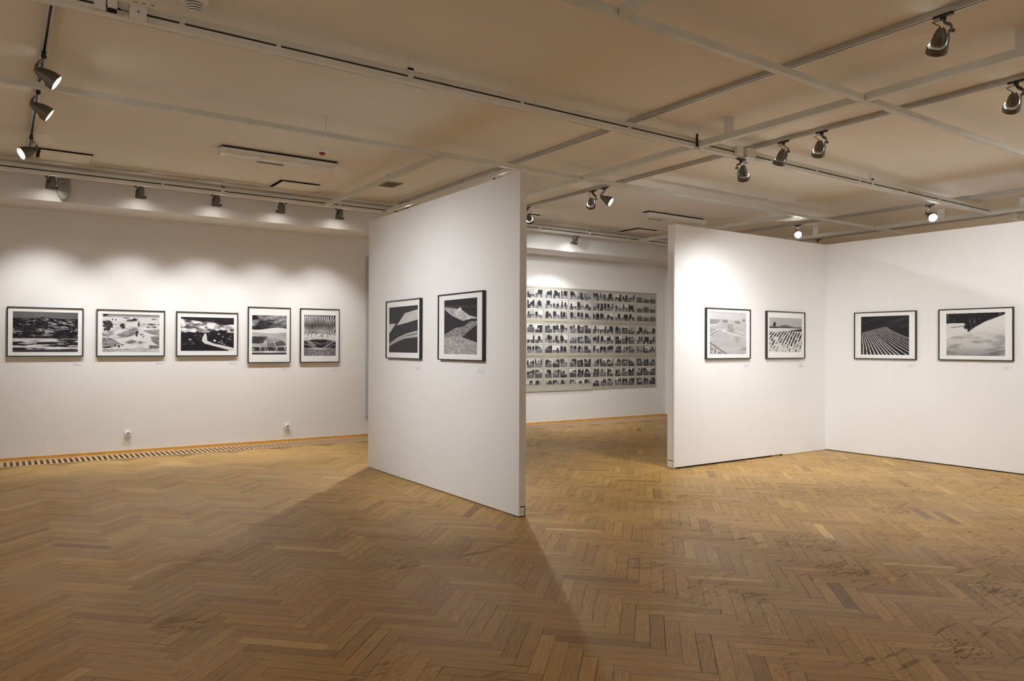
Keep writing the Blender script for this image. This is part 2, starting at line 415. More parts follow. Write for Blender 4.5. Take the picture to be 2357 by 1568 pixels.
# cross rails
gC = None
plain_rail('short cream cross rail left of the middle partition, from slim rail to back trunking', 3.485, 3.53, 6.31, 9.398, alongx=False)
plain_rail('short cream cross rail running along above the left edge of the middle partition', 4.345, 4.39, 6.31, 9.398, alongx=False)
plain_rail('cream cross rail piece just right of the middle partition top', Y3 - .03, Y3 + .03, 6.31, 9.398, alongx=False, tabs=(7.12,), z1=ZB + .055)
plain_rail('broad cream cross rail between the slim rail and the long trunking', Y3 - .03, Y3 + .03, 4.695, 6.255, alongx=False, z1=ZB + .055)
plain_rail('broad cream cross rail with hanger tab, between long trunking and nearest bare rail', Y3 - .03, Y3 + .03, 3.09, 4.625, alongx=False, tabs=(4.28,), z1=ZB + .055)
plain_rail('broad cream cross rail leaving the top right edge, with a pale tab', Y3 - .03, Y3 + .03, -1.0, 3.03, alongx=False, tabs=(2.0, .4), z1=ZB + .055)
plain_rail('short cream cross rail stub at the top edge meeting the nearest bare rail', 2.79, 2.85, .6, 3.03, alongx=False, z1=ZB + .055)
plain_rail('far cream cross rail behind the bright glaring spotlight, left one', 9.14, 9.19, 6.31, 9.398, alongx=False, z1=ZB + .05)
plain_rail('far cream cross rail above the right partition, between slim rail and trunking end', 11.12, 11.17, 3.09, 6.255, alongx=False, tabs=(4.25, 5.3), z1=ZB + .055)
plain_rail('far cream cross rail piece beyond the slim rail, just above the partition corner', 11.12, 11.17, 6.31, 9.398, alongx=False, tabs=(7.3,), z1=ZB + .055)

# black bracket at the crossing
tag(onebox(Y3 - .05, Y3 - .033, 4.615, 4.629, ZB + .002, ZB + .12).build('bracket', BLACK), 'small black bracket where long trunking meets the broad cross rail', 'bracket')

# lamp tracks screwed to the ceiling
def track(label, x, y0, y1, seed=0, alongx=False, z=ZC - .002):
    cy = (y0 + y1) / 2
    r = empty('lighting_track', (x, cy, z), label, 'lighting track')
    h = (y1 - y0) / 2
    def bx(a0, a1, z0, z1, nm, mt, bv=0):
        if alongx: o = onebox(-h, h, a0, a1, z0, z1)
        else: o = onebox(a0, a1, -h, h, z0, z1)
        o.build(nm, mt, r, bevel=bv)
    bx(-.019, -.012, -.034, 0, 'side_wall', TRACK); bx(.012, .019, -.034, 0, 'side_wall', TRACK)
    bx(-.012, -.007, -.034, -.029, 'lip', TRACK); bx(.007, .012, -.034, -.029, 'lip', TRACK)
    bx(-.012, .012, -.012, 0, 'inner_channel', BLACK)
    return r
track('lighting track on the left of the ceiling carrying three lit spotlights', .232, -2.6, 9.39)
track('lighting track running from above the middle partition to the top right corner', 4.56, -2.6, 9.39)
track('lighting track over the gap between the partitions, carrying most of the spotlights', 6.13, -2.6, 9.39)
track('far lighting track above the right partition, with the glaring spotlight', 10.50, -1.0, 9.39)
track('far lighting track mostly hidden behind the right partitions', 12.20, 3.0, 9.39)
XT_Y, XT_Z = 9.53, 3.285
rt = track('lighting track close behind the back trunking, above the row of wall-washing spotlights', 5.0, 5.0 - 8.0, 5.0 + 9.3, alongx=True, z=XT_Z + .036)
rt.location = (5.6, XT_Y, XT_Z + .036)
for i, x in enumerate((-1.5, 1.9, 4.9, 8.4, 11.8)):
    onebox(x - 5.6 - .02, x - 5.6 + .02, -.012, .012, 0, ZC - XT_Z - .036).build('standoff', TRUNK, rt)

# ------------------------------------------------------------------ spotlights
def bez(p0, p1, p2, p3, n=12):
    out = []
    for i in range(n + 1):
        t = i / n; a = (1 - t)
        out.append(p0 * a ** 3 + p1 * 3 * a * a * t + p2 * 3 * a * t * t + p3 * t ** 3)
    return out
def strip(m, pts, side, w0, w1, th):
    """flat bent bar: width along `side`"""
    n = len(pts); vs = []; fs = []
    for i, p in enumerate(pts):
        d = (pts[min(i + 1, n - 1)] - pts[max(i - 1, 0)]).normalized()
        b = d.cross(side).normalized(); s_ = b.cross(d).normalized()
        w = w0 + (w1 - w0) * i / (n - 1)
        for sx, sy in ((-1, -1), (1, -1), (1, 1), (-1, 1)): vs.append(p + s_ * w / 2 * sx + b * th / 2 * sy)
    for i in range(n - 1):
        for j in range(4): fs.append((i * 4 + j, i * 4 + (j + 1) % 4, i * 4 + 4 + (j + 1) % 4, i * 4 + 4 + j))
    fs.append((0, 1, 2, 3)); fs.append(tuple((n - 1) * 4 + j for j in range(4)))
    m.add(vs, fs)
def spotlight(loc, aim, label, watts, side=1, size=62, blend=.9, lens=LENS, group=None, track_dir=(0, 1, 0), drop=.105, lit=True, col=SPOT_COL, radius=.03):
    """loc: contact point on the underside of the track"""
    loc = Vector(loc)
    r = empty('spotlight', loc, label, 'spotlight', group)
    td = Vector(track_dir)
    m = MB()
    if td.x: m.box(-.055, .055, -.013, .013, -.014, .003)
    else: m.box(-.013, .013, -.055, .055, -.014, .003)
    m.lathe([(.016, -.032), (.018, -.014)], n=14)
    m.build('adapter', BLACK, r)
    O = Vector((0, 0, -drop - .03))
    a = (Vector(aim) - (loc + O)).normalized()
    s = a.cross(Vector((0, 0, 1))).normalized() * side
    O = O - s * .02
    u = s.cross(a)
    basis = Matrix(((s.x, u.x, a.x, O.x), (s.y, u.y, a.y, O.y), (s.z, u.z, a.z, O.z), (0, 0, 0, 1)))
    # egg-shaped housing, narrow end at the back
    egg = [(.004, -.064), (.012, -.062), (.020, -.054), (.028, -.038), (.035, -.016), (.0395, .010), (.0415, .036), (.041, .060)]
    m = MB(); m.lathe(egg, basis, 28, cap=False); smooth_auto(m.build('housing', SPOTM, r))
    # scoop-shaped outer ring reaching back to the arm
    n = 36; vs = []; fs = []
    rows = 7
    for k in range(rows):
        for j in range(n):
            t = 2 * math.pi * j / n; c = max(0, math.cos(t))
            zb = .046 - .091 * c ** 3
            z = zb + (.088 - zb) * k / (rows - 1)
            rr = .0560 + .0035 * (z / .09) - .010 * max(0, (-z + .01) / .055) ** 1.5
            vs.append(basis @ Vector((rr * math.cos(t), rr * math.sin(t), z)))
    for k in range(rows):
        for j in range(n):
            q = vs[k * n + j]; t = 2 * math.pi * j / n
    base = len(vs)
    for k in range(rows):
        for j in range(n):
            t = 2 * math.pi * j / n; c = max(0, math.cos(t))
            zb = .046 - .091 * c ** 3
            z = zb + (.088 - zb) * k / (rows - 1)
            rr = .0530 + .0035 * (z / .09) - .010 * max(0, (-z + .01) / .055) ** 1.5
            vs.append(basis @ Vector((rr * math.cos(t), rr * math.sin(t), z)))
    for k in range(rows - 1):
        for j in range(n):
            j2 = (j + 1) % n
            fs.append((k * n + j, k * n + j2, (k + 1) * n + j2, (k + 1) * n + j))
            fs.append((base + k * n + j, base + (k + 1) * n + j, base + (k + 1) * n + j2, base + k * n + j2))
    for j in range(n):
        j2 = (j + 1) % n
        fs.append((j, base + j, base + j2, j2)); k = (rows - 1) * n
        fs.append((k + j, k + j2, base + k + j2, base + k + j))
    m = MB(); m.add(vs, fs); smooth_auto(m.build('outer_ring', SPOTM, r))
    # arm from the adapter to the tip of the scoop
    tip = basis @ Vector((.050, 0, -.038))
    p0 = Vector((0, 0, -.028)); pts = bez(p0, p0 + Vector((0, 0, -.035)) + s * .012, tip + s * .016 - a * .03 + Vector((0, 0, .015)), tip + s * .001)
    m = MB(); strip(m, pts, a.cross(s) if abs(a.z) < .9 else Vector((1, 0, 0)), .030, .020, .008)
    smooth_auto(m.build('arm', SPOTM, r))
    m = MB(); m.tube([tip - s * .012, tip + s * .016], .0075, 10); m.tube([tip + s * .012, tip + s * .022], .011, 10); m.build('knob', SPOTM, r)
    back = basis @ Vector((0, 0, -.060))
    q0 = Vector((0, 0, -.03)) - s * .008
    pts = bez(q0, q0 - s * .075 - Vector((0, 0, .02)), back - s * .055 + Vector((0, 0, .03)) - a * .02, back, 16)
    m = MB(); m.tube(pts, .0032, 6); m.build('cable', SPOTM, r, smooth=True)
    m = MB(); m.lathe([(.0, .0715), (.0470, .0715), (.0470, .0695), (.0, .0695)], basis, 28, cap=False)
    m.build('lens', lens if lit else SPOTI, r)
    if lit and watts:
        ld = bpy.data.lights.new('spot_beam', 'SPOT'); ld.energy = watts * WATT; ld.color = col
        ld.spot_size = math.radians(size); ld.spot_blend = blend; ld.shadow_soft_size = radius
        lo = bpy.data.objects.new('spot_beam', ld); COL.objects.link(lo); lo.parent = r
        lo.location = basis @ Vector((0, 0, .094))
        lo.rotation_mode = 'QUATERNION'; lo.rotation_quaternion = a.to_track_quat('-Z', 'Y')
    return r

ZT = ZC - .036      # underside of the ceiling tracks
WG = 'wall-washing spotlights along the back wall'
XW = 66
for x, ax, lb in ((.44, .35, 'grey spotlight over the leftmost dark field photograph, left of the grey wall speaker'),
                  (1.317, 1.36, 'grey spotlight over the pale snow photograph, right of the grey wall speaker'),
                  (2.155, 2.2, 'grey spotlight over the village road photograph, middle of the row of five'),
                  (2.978, 3.05, 'grey spotlight over the portrait cloud photograph, leaning left'),
                  (3.736, 3.80, 'grey spotlight nearest the middle partition in the row on the left')):
    spotlight((x, XT_Y, XT_Z), (ax, 10.42, .5), lb, XW * (.84 if x > 2.5 else 1), side=(1 if x == 2.978 else -1), size=84, blend=1, group=WG, track_dir=(1, 0, 0), drop=.105)
spotlight((7.844, XT_Y, XT_Z), (8.05, 10.42, 1.35), 'grey spotlight over the sheets of small photographs, seen in the gap between partitions', XW, side=1, size=88, blend=1, group=WG, track_dir=(1, 0, 0), drop=.105)
LG = 'spotlights on the left ceiling track'
spotlight((.232, 5.92, ZT), (3.38, 5.6, 1.25), 'lit grey spotlight highest on the left track, aimed right at the middle partition', 108, side=1, size=62, blend=1, group=LG)
spotlight((.232, 6.79, ZT), (3.38, 6.6, 1.25), 'lit grey spotlight in the middle of the left track, aimed down right', 108, side=1, size=62, blend=1, group=LG)
spotlight((.232, 8.34, ZT), (-2.9, 7.3, 1.3), 'lit grey spotlight lowest on the left track, turned the other way to the left', 130, side=-1, size=80, blend=1, group=LG)
RG = 'spotlights over the gap and the right partitions'
spotlight((4.56, 2.16, ZT), (7.0, 4.2, .2), 'large dark grey spotlight high in the top right, nearest to the viewer', 120, side=1, size=84, blend=1, group=RG)
spotlight((6.13, 2.39, ZT), (8.8, 4.0, .95), 'dark grey spotlight at the right edge of the picture', 72, side=1, size=88, blend=1, group=RG)
spotlight((6.13, 3.96, ZT), (8.0, 5.6, .9), 'dark grey spotlight hanging right of the round ceiling detector', 72, side=1, size=86, blend=1, group=RG)
spotlight((6.13, 4.36, ZT), (6.75, 5.75, .95), 'dark grey spotlight with a shiny rim hanging left of the round ceiling detector', 80, side=1, size=80, blend=1, group=RG)
spotlight((5.89, 4.66, ZB - .0036), (7.5, 5.7, .9), 'pale grey spotlight below the cable junction on the trunking rail', 40, side=-1, size=84, blend=1, group=RG, track_dir=(1, 0, 0), drop=.09)
spotlight((6.13, 6.9, ZT), (8.8, 3.0, .3), 'lit grey spotlight, right of the pair over the gap between partitions', 80, side=1, size=72, blend=1, group=RG)
spotlight((6.13, 7.12, ZT), (8.4, 10.2, .6), 'grey spotlight with no glow showing, left of the pair over the gap', 110, side=1, size=80, blend=1, group=RG)
spotlight((6.13, 8.53, ZT), (8.6, 10.42, 1.3), 'grey spotlight half hidden by the right edge of the middle partition', 100, side=-1, size=76, blend=1, group=RG)
FG = 'far spotlights above the right partitions'
spotlight((10.50, 7.2, ZT), (4.2, 4.2, 0.2), 'glaring spotlight shining straight at the viewer above the partition corner', 150, side=1, size=64, blend=1, group=FG, lens=LENSHOT)
spotlight((10.50, 5.15, ZT), (7.2, 2.2, 0.0), 'bright lit spotlight above the right partition, facing the viewer', 120, side=1, size=76, blend=1, group=FG, lens=LENSHOT)
spotlight((12.20, 7.95, ZT), (13.4, 5.2, .6), 'dark spotlight of which only the arm shows over the partition corner', 180, side=1, size=90, blend=1, group=FG)
HG = 'spotlights hidden behind the middle partition'
spotlight((4.56, 6.9, ZT), (4.7, 4.2, 0.0), 'dark spotlight peeking over the top edge of the middle partition near its right end', 80, side=1, size=96, blend=1, group=HG)
spotlight((4.56, 9.1, ZT), (2.3, 7.4, 0.0), 'dark spotlight behind the left end of the middle partition, barely showing above it', 165, side=1, size=84, blend=1, group=HG)
# lamps beyond the picture; all but the first are added for bounce light
OG = 'spotlights further along the tracks, outside the picture'
for x, y, aim, w, lb in (
        (6.13, 1.15, (9.05, 2.5, 1.4), 125, 'spotlight further along the gap track, lighting the right partition beyond the picture'),
        (6.13, -.4, (9.4, -1.5, 1.0), 170, 'added fill spotlight on the gap track behind the viewer, turned right'),
        (6.13, -2.0, (7.5, -3.5, 1.0), 170, 'added fill spotlight at the end of the gap track, washing the front wall'),
        (4.56, -1.8, (3.6, -3.5, 1.0), 170, 'added fill spotlight at the end of the middle track, washing the front wall'),
        (.232, .6, (-3.1, 1.2, 1.0), 170, 'added fill spotlight on the left track beside the viewer, turned to the left wall'),
        (.232, 3.0, (-3.1, 3.6, 1.0), 170, 'added fill spotlight on the left track turned to the left wall, nearer the rail'),
        (.232, -1.8, (.2, -3.5, 1.0), 170, 'added fill spotlight at the end of the left track, washing the front wall'),
        (10.50, 3.4, (14.4, 3.2, 1.0), 200, 'added fill spotlight behind the right partition, turned to the right wall'),
        (10.50, .4, (14.4, -.6, 1.0), 200, 'added fill spotlight on the far track turned to the right wall, near its start')):
    spotlight((x, y, ZT), aim, lb, w, side=1, size=96, blend=1, group=OG)

# ------------------------------------------------------------------ small numpy painter for the photographic prints
def vnoise(u, v, fx, fy, seed):
    rs = np.random.RandomState(seed); G = rs.rand(128, 128)
    x = u * fx; y = v * fy
    xi = np.floor(x).astype(int); yi = np.floor(y).astype(int); xf = x - xi; yf = y - yi
    xf = xf * xf * (3 - 2 * xf); yf = yf * yf * (3 - 2 * yf)
    g = lambda a, b: G[(yi + b) % 128, (xi + a) % 128]
    return (g(0, 0) * (1 - xf) + g(1, 0) * xf) * (1 - yf) + (g(0, 1) * (1 - xf) + g(1, 1) * xf) * yf
def fbm(u, v, fx, fy, seed, o=4):
    s = 0; a = 1; t = 0
    for i in range(o): s = s + a * vnoise(u + i * 3.1, v + i * 1.7, fx * 2 ** i, fy * 2 ** i, seed + i); t += a; a *= .55
    return s / t
def sm(x, a, b): t = np.clip((x - a) / (b - a), 0, 1); return t * t * (3 - 2 * t)
def poly(u, v, P, soft=.006):
    inside = np.zeros(u.shape, bool); n = len(P)
    for i in range(n):
        x1, y1 = P[i]; x2, y2 = P[(i + 1) % n]
        if y1 == y2: continue
        c = ((y1 > v) != (y2 > v)) & (u < (x2 - x1) * (v - y1) / (y2 - y1) + x1); inside ^= c
    return inside.astype(float)
def curve(u, pts):
    xs = [p[0] for p in pts]; ys = [p[1] for p in pts]; return np.interp(u, xs, ys)
def blob(u, v, x, y, rx, ry): return np.clip(1.3 - ((u - x) / rx) ** 2 - ((v - y) / ry) ** 2, 0, 1)
def tree(u, v, x, y, rx, ry, seed): return ((1 - ((u - x) / rx) ** 2 - ((v - y) / ry) ** 2) + 1.9 * (fbm(u, v, 26, 26, seed, 3) - .5) > .42).astype(float)

def art_dark_fields(u, v):
    sky = .42 - .12 * np.abs(u - .45); hor = .155 - .03 * np.exp(-((u - .47) / .09) ** 2) + .008 * u
    w = v + .025 * np.sin(u * 5) - .05 * u + .012 * fbm(u, v, 9, 6, 5)
    s = fbm(u * 1.0 + .2 * v, w, 13, 75, 3, 3)
    g = sm(s + .06 * (fbm(u, v, 30, 40, 4) - .5), .52, .60) * (.45 + .55 * fbm(u, v, 14, 14, 8))
    dark = sm(fbm(u, v, 4, 6, 21), .5, .62); g = g * (1 - .7 * dark)
    for x, y, rx, ry in ((.25, .27, .08, .05), (.42, .30, .04, .05), (.84, .47, .07, .08), (.93, .53, .1, .07), (.35, .53, .09, .05), (.05, .22, .08, .03), (.72, .2, .1, .02)): g = g * (1 - tree(u, v, x, y, rx, ry, 31))
    b = np.where(v > .66, .10 + .8 * sm(fbm(u + v, v + .03 * u, 4, 48, 44, 3), .55, .60), g)
    b = np.where((v > .655) & (v < .70 + .02 * np.sin(6 * u)), .80 * (1 - sm(u, .62, .72)) + .5 * sm(u, .7, .75), b)
    b = np.where((v > .835 + .05 * u) & (v < .885 + .035 * u), .88, b)
    b = np.where(v > .935, .2, b)
    b = np.where((v > .60) & (v < .655), .07 + .25 * (fbm(u, v, 60, 4, 9) > .62), b)
    return np.where(v < hor, sky, np.where(v < hor + .02, .05, b))
def art_snow_valley(u, v):
    U = u + .03 * (fbm(u, v, 9, 9, 61) - .5); V = v + .05 * (fbm(u, v, 8, 8, 62) - .5)
    g = .90 + .06 * (fbm(u, v, 7, 7, 1) - .5)
    g = g - .16 * sm(fbm(u + v * .4, v, 6, 16, 12), .50, .7)
    tex = .35 + 1.3 * (fbm(u, v * 1.6, 30, 40, 14) - .15)
    for P, k in (([(.22, .55), (.45, .42), (.6, .30), (.64, .46), (.45, .60), (.34, .62)], .34), ([(0, .52), (.2, .64), (.34, .80), (.05, .92), (0, .9)], .42), ([(.70, .42), (1, .40), (1, .56), (.82, .50)], .38), ([(.84, .58), (1, .56), (1, .84), (.88, .74)], .5), ([(.40, .72), (.52, .66), (.60, .72), (.48, .80)], .34), ([(.64, .50), (.76, .52), (.70, .62)], .35), ([(.1, .48), (.22, .44), (.2, .54), (.08, .6)], .25)):
        g = g - k * poly(U, V, P) * tex
    for pts in ([(0, .6), (.15, .62), (.4, .82), (.5, .79)], [(.33, .2), (.5, .28), (.64, .34), (.8, .40)], [(.38, .63), (.5, .60), (.62, .62), (.75, .52), (.85, .55)]):
        g = np.where((np.abs(V - curve(u, pts)) < .012) & (u > pts[0][0]) & (u < pts[-1][0]), .97, g)
    g = np.where(v < .055, .55, g); g = np.where((v > .055) & (v < .08), .74, g)
    for x, y, rx, ry, k in ((.09, .30, .10, .16, 1), (.06, .04, .07, .05, 1), (.35, .31, .055, .08, 1), (.63, .27, .022, .10, 1), (.60, .5, .03, .09, 1), (.5, .16, .10, .03, 1), (.57, .13, .05, .04, 1), (.42, .1, .08, .015, 1), (.85, .26, .14, .03, .85), (.80, .33, .05, .03, .8), (.92, .33, .08, .03, .8), (.9, .12, .08, .02, .6), (.23, .15, .015, .03, 1), (.17, .14, .012, .03, 1), (.66, .74, .04, .03, .8), (.9, .86, .12, .06, .7), (.08, .87, .10, .025, 1), (.22, .83, .03, .035, 1), (.29, .85, .025, .035, 1), (.35, .81, .03, .025, 1)):
        m_ = tree(u, v, x, y, rx, ry, 70 + int(x * 10)); g = g * (1 - m_ * k * (.95 - .35 * fbm(u, v, 60, 60, 5, 2)))
    g = np.where(np.abs(V - (.95 - .05 * u)) < .006, .3, g); g = g * (1 - .2 * sm(v, .9, 1))
    return g
def art_village_road(u, v):
    c = fbm(u, v * 1.5, 7, 9, 91, 5)
    edge = .07 + .16 * u + .10 * (fbm(u, v * 0, 5, 1, 33) - .5)
    sky = np.where(v < edge, .10 + .25 * sm(c, .60, .75), np.clip(.58 + 3.0 * (c - .40), .30, 1))
    puff = fbm(u, v, 9, 14, 71, 3); sky = np.where(v > edge, sky * (.75 + .5 * sm(puff, .4, .6)), sky)
    hor = .43 + .04 * fbm(u, v * 0, 22, 1, 6) - .03 * (np.abs(u - .3) < .02)
    land = .04 + .8 * (fbm(u, v, 34, 30, 55, 3) > .66) * (v < .82) * (v > .5) * np.where((u > .52) & (u < .97), 1, .45) * (fbm(u, v, 5, 5, 2) > .45)
    g = np.where(v < hor, np.clip(sky, 0, 1), land)
    cen = curve(v, [(.48, .455), (.62, .44), (.70, .44), (.78, .53), (.86, .75), (.97, 1.02)])
    wd = curve(v, [(.48, .015), (.62, .045), (.70, .05), (.78, .09), (.86, .12), (.97, .12)])
    g = np.where((v > .48) & (np.abs(u - cen) < wd), .88, g)
    g = np.maximum(g, .85 * (blob(u, v, .63, .69, .03, .035) > .5)); g = np.maximum(g, .85 * (blob(u, v, .17, .66, .03, .02) > .5))
    for x in (.56, .62, .68, .75, .82): g = np.where(tree(u, v, x, .44, .06, .07, 17) > 0, .05, g)
    g = np.maximum(g, .7 * (blob(u, v, .71, .49, .025, .03) > .5)); return g
def art_clouds_fields(u, v):
    c = fbm(u * 1.1, v * 1.8, 4, 7, 201, 5); sky = np.clip(.15 + 1.5 * (c - .36), 0, .95) * (1 - .5 * sm(v, .25, .34))
    g = np.where(v < .34 + .03 * np.sin(5 * u + 1), sky, .93)
    g = np.where(v > .445 - .012 * np.cos(6 * u), .55 + .35 * fbm(u, v, 4, 60, 7), g)
    g = np.where(v > .56, .55 + .35 * fbm(u + v, v, 9, 26, 9), g)
    g = np.where((u < .33 - .9 * (v - .68)) & (v > .54) & (v < .72), .05 + .35 * fbm(u, v, 40, 12, 10), g)
    for P, t in (([(.40, .60), (.58, .58), (.62, .68), (.42, .70)], .55), ([(.60, .59), (.80, .60), (.85, .66), (.66, .67)], .6), ([(.66, .68), (.88, .64), (1, .76), (.70, .79)], .30), ([(.42, .71), (.64, .69), (.69, .80), (.45, .81)], .45), ([(.2, .72), (.4, .70), (.42, .82), (.18, .84)], .65)):
        g = np.where(poly(u, v, P) > 0, t + .25 * (fbm(u + .3 * v, v, 36, 10, 19) - .5), g)
    b = (v > .81) & (v < .905); g = np.where(b, .12 + .75 * sm(fbm(u, v, 40, 14, 77), .5, .7), g)
    g = np.where(v > .905, .8 - .1 * np.sin(u * 9), g); g = np.where(v > .955, .12, g); return g
def art_feather_sky(u, v):
    a = np.arctan2(u - .42, 1.05 - v * 1.1); s = np.sin(a * 120 + 9 * fbm(u, v, 7, 16, 3) + 2.2 * np.sin(v * 34 + 9 * u)) * (.5 + 1.1 * fbm(u, v, 20, 12, 66, 2))
    d = fbm(u, v, 5, 7, 8); sky = sm(s + 1.4 * (d - .42), -.35, .7) * (.45 + .6 * sm(np.abs(v - .25), -.05, .16))
    sky = sky * (1 - .35 * sm(-v, -.05, 0))
    sky = np.where(v > .46, .6 + .4 * sm(fbm(u, v, 22, 26, 5), .4, .6), sky); g = np.where(v > .53, .80 + .08 * u, sky)
    hill = .625 - .03 * np.exp(-((u - .5) / .32) ** 6) + .008 * (fbm(u, v * 0, 9, 1, 4) - .5)
    land = .06 + .5 * sm(fbm(u, v * 1.2 + .1 * np.cos(6 * u), 4, 22, 41), .52, .72)
    g = np.where(v > hill, land, g)
    g = np.where(v > .82, .35 + .6 * (fbm(u, v, 40, 46, 43, 2) - .25) * (1 - .6 * sm(np.abs(u - .5), .3, .5)), g)
    g = np.where((v > .80) & (v < .835), .85 - .9 * np.abs(u - .45), g); return g
def art_black_sail(u, v):
    g = np.full(u.shape, .17)
    tex = .80 + .12 * (fbm(u, v + u * .15, 4, 40, 5) - .5)
    P = [(.27, .405), (.56, .15), (1.0, .085), (1.0, .30), (.62, .36)]
    g = np.where(poly(u, v, P) > 0, tex, g)
    g = np.where(poly(u, v, [(0, .37), (.24, .365), (.0, .58)]) > 0, .82, g)
    top = curve(u, [(0, .80), (.3, .67), (.6, .59), (1.0, .53)]); bot = curve(u, [(0, .86), (.3, .76), (.55, .70), (.8, .685), (1, .68)])
    t = (v - top) / (bot - top)
    g = np.where((t > 0) & (t < 1), .35 + .5 * np.abs(np.sin(t * 5.5 + u)) * (.6 + .5 * fbm(u, v, 30, 30, 8)), g); return g
def art_dunes(u, v):
    g = np.full(u.shape, .14)
    top = curve(u, [(0, .125), (.25, .15), (.55, .20), (.75, .30), (1, .355)]); bot = curve(u, [(0, .17), (.25, .30), (.58, .40), (.8, .37), (1, .365)])
    g = np.where((v > top) & (v < bot), .5 + .35 * fbm(u, v, 8, 8, 3) + .15 * sm(fbm(u, v, 60, 60, 4), .4, .7), g)
    g = np.where((blob(u, v, .48, .20, .06, .05) > .4) & ~((u > .46) & (v > .205)), .92, g)
    g = np.where((np.abs(v - .11 - .05 * u) < .004), .4, g)
    top = curve(u, [(0, .64), (.35, .52), (.6, .50), (.8, .41), (1, .41)]); bot = curve(u, [(0, .7), (.55, .70), (.72, .60), (1, .47)])
    g = np.where((v > top) & (v < bot), .28 + .5 * fbm(u, v, 50, 50, 6, 2), g)
    top = curve(u, [(0, .69), (.3, .67), (.6, .70), (1, .79)])
    g = np.where(v > top, .50 + .55 * (fbm(u, v, 55, 55, 9, 2) - .2) * (1 - .4 * sm(np.abs(u - .5) + .8 * (v - .8), .42, .65)), g); return g
def art_pale_slope(u, v):
    g = .80 + .06 * fbm(u, v, 3, 3, 2); hor = .165 + .02 * u
    land = .74 + .16 * (fbm(u + v, v, 5, 9, 6) - .5)
    land -= .16 * poly(u, v, [(0, .17), (.35, .17), (.22, .30), (0, .32)]) + .2 * poly(u, v, [(.36, .17), (.5, .18), (.47, .25), (.33, .24)]) + .22 * poly(u, v, [(.66, .2), (.8, .2), (.82, .26), (.68, .25)]) + .1 * poly(u, v, [(.45, .27), (.63, .27), (.66, .5), (.5, .45)])
    land -= .1 * poly(u, v, [(0, .36), (.35, .45), (.1, .58), (0, .56)])
    for pts in ([(0, .31), (.2, .29), (.33, .18)], [(.1, .55), (.25, .46), (.42, .44), (.52, .2)], [(.0, .53), (.22, .42), (.42, .42)], [(.66, .22), (.7, .42), (1, .53)], [(.4, .46), (.7, .54), (1, .58)]):
        land = np.where((np.abs(v - curve(u, pts)) < .010) & (u > pts[0][0]) & (u < pts[-1][0]), .90, land)
    land = np.where((np.abs(v - curve(u, [(.0, .545), (.25, .445), (.35, .44)])) < .005) & (u < .35), .3, land)
    land = np.where((v > .55) & (v < .72) & (np.abs(u - .70 - (v - .55) * .3) < .006), .4, land)
    land -= .35 * (sm(fbm(u, v, 26, 26, 14), .56, .64)) * (v > .74 + .55 * u) ; land -= .3 * (fbm(u, v, 26, 22, 15) > .55) * (v > 1.5 - .7 * u) * (v > .85)
    land = np.where(np.abs(v - (.72 + .62 * u)) < .02, .45, land)
    g = np.where(v < hor, g, land); g = np.where(tree(u, v, .93, .175, .03, .03, 3) > 0, .3, g); return g
def art_striped_furrows(u, v):
    g = .74 - .12 * v
    hill = .27 - .065 * np.exp(-((u - .48) / .18) ** 2); g = np.where(v > hill, .38, g)
    g = np.where(v > .29, .88 + .0 * u, g)
    g = np.where(np.abs(v - .285) < .012 + .01 * (u < .25), .12, g)
    g = np.where(tree(u, v, .16, .20, .06, .08, 5) > 0, .08, g)
    g = np.where((v > .37 - .15 * (u - .6)) & (v < .39) & (u > .62), .15, g)
    w_ = np.clip((v - .40) / .6, 0, 1); x = (u + .46 * w_ ** .85) / (1 + .22 * w_); f = np.sin(x * 74 + .6 * (fbm(u, v, 7, 7, 3) - .5))
    dens = sm(f, -.25, .05) * (sm(fbm(u, v, 34, 34, 8, 3), .30 + .25 * sm(v, .55, 1.0), .40 + .25 * sm(v, .55, 1.0)))
    clear = fbm(u, v, 6, 5, 12) > .62
    g = np.where((v > .40 + .02 * np.sin(9 * u)) & (dens > .5) & ~(clear & (v > .55) & (u < .4)), .05, g); return g
def art_night_furrows(u, v):
    g = .10 + .10 * sm(fbm(u + 1.8 * v, v + .35 * u, 3, 16, 5), .55, .72) * (v < .3) * (v > .05)
    ridge = curve(u, [(0, .45), (.05, .41), (.5, .275), (.54, .28), (.72, .50), (1, .62)])
    # converging white furrows fanning from the ridge to the bottom
    lines = np.zeros(u.shape)
    tops = np.linspace(.04, .53, 19)
    for i, t in enumerate(tops):
        y0 = float(np.interp(t, [0, .05, .5, .54], [.45, .41, .275, .28])); e = .05 + i * .085 + max(0, i - 9) * .055
        k = np.clip((v - y0) / (1 - y0), 0, 1)
        x = t + (e - t) * (.35 * k + .65 * k ** 1.5) - .02 * np.sin(k * 6) * (1 - k) + .006 * (fbm(u, v, 6, 26, i) - .5)
        w = .0045 + .010 * k
        lines = np.maximum(lines, ((np.abs(u - x) < w) & (v > y0)).astype(float))
    return np.where((lines > 0) & (fbm(u, v, 50, 50, 99, 2) > .22), .86, g)
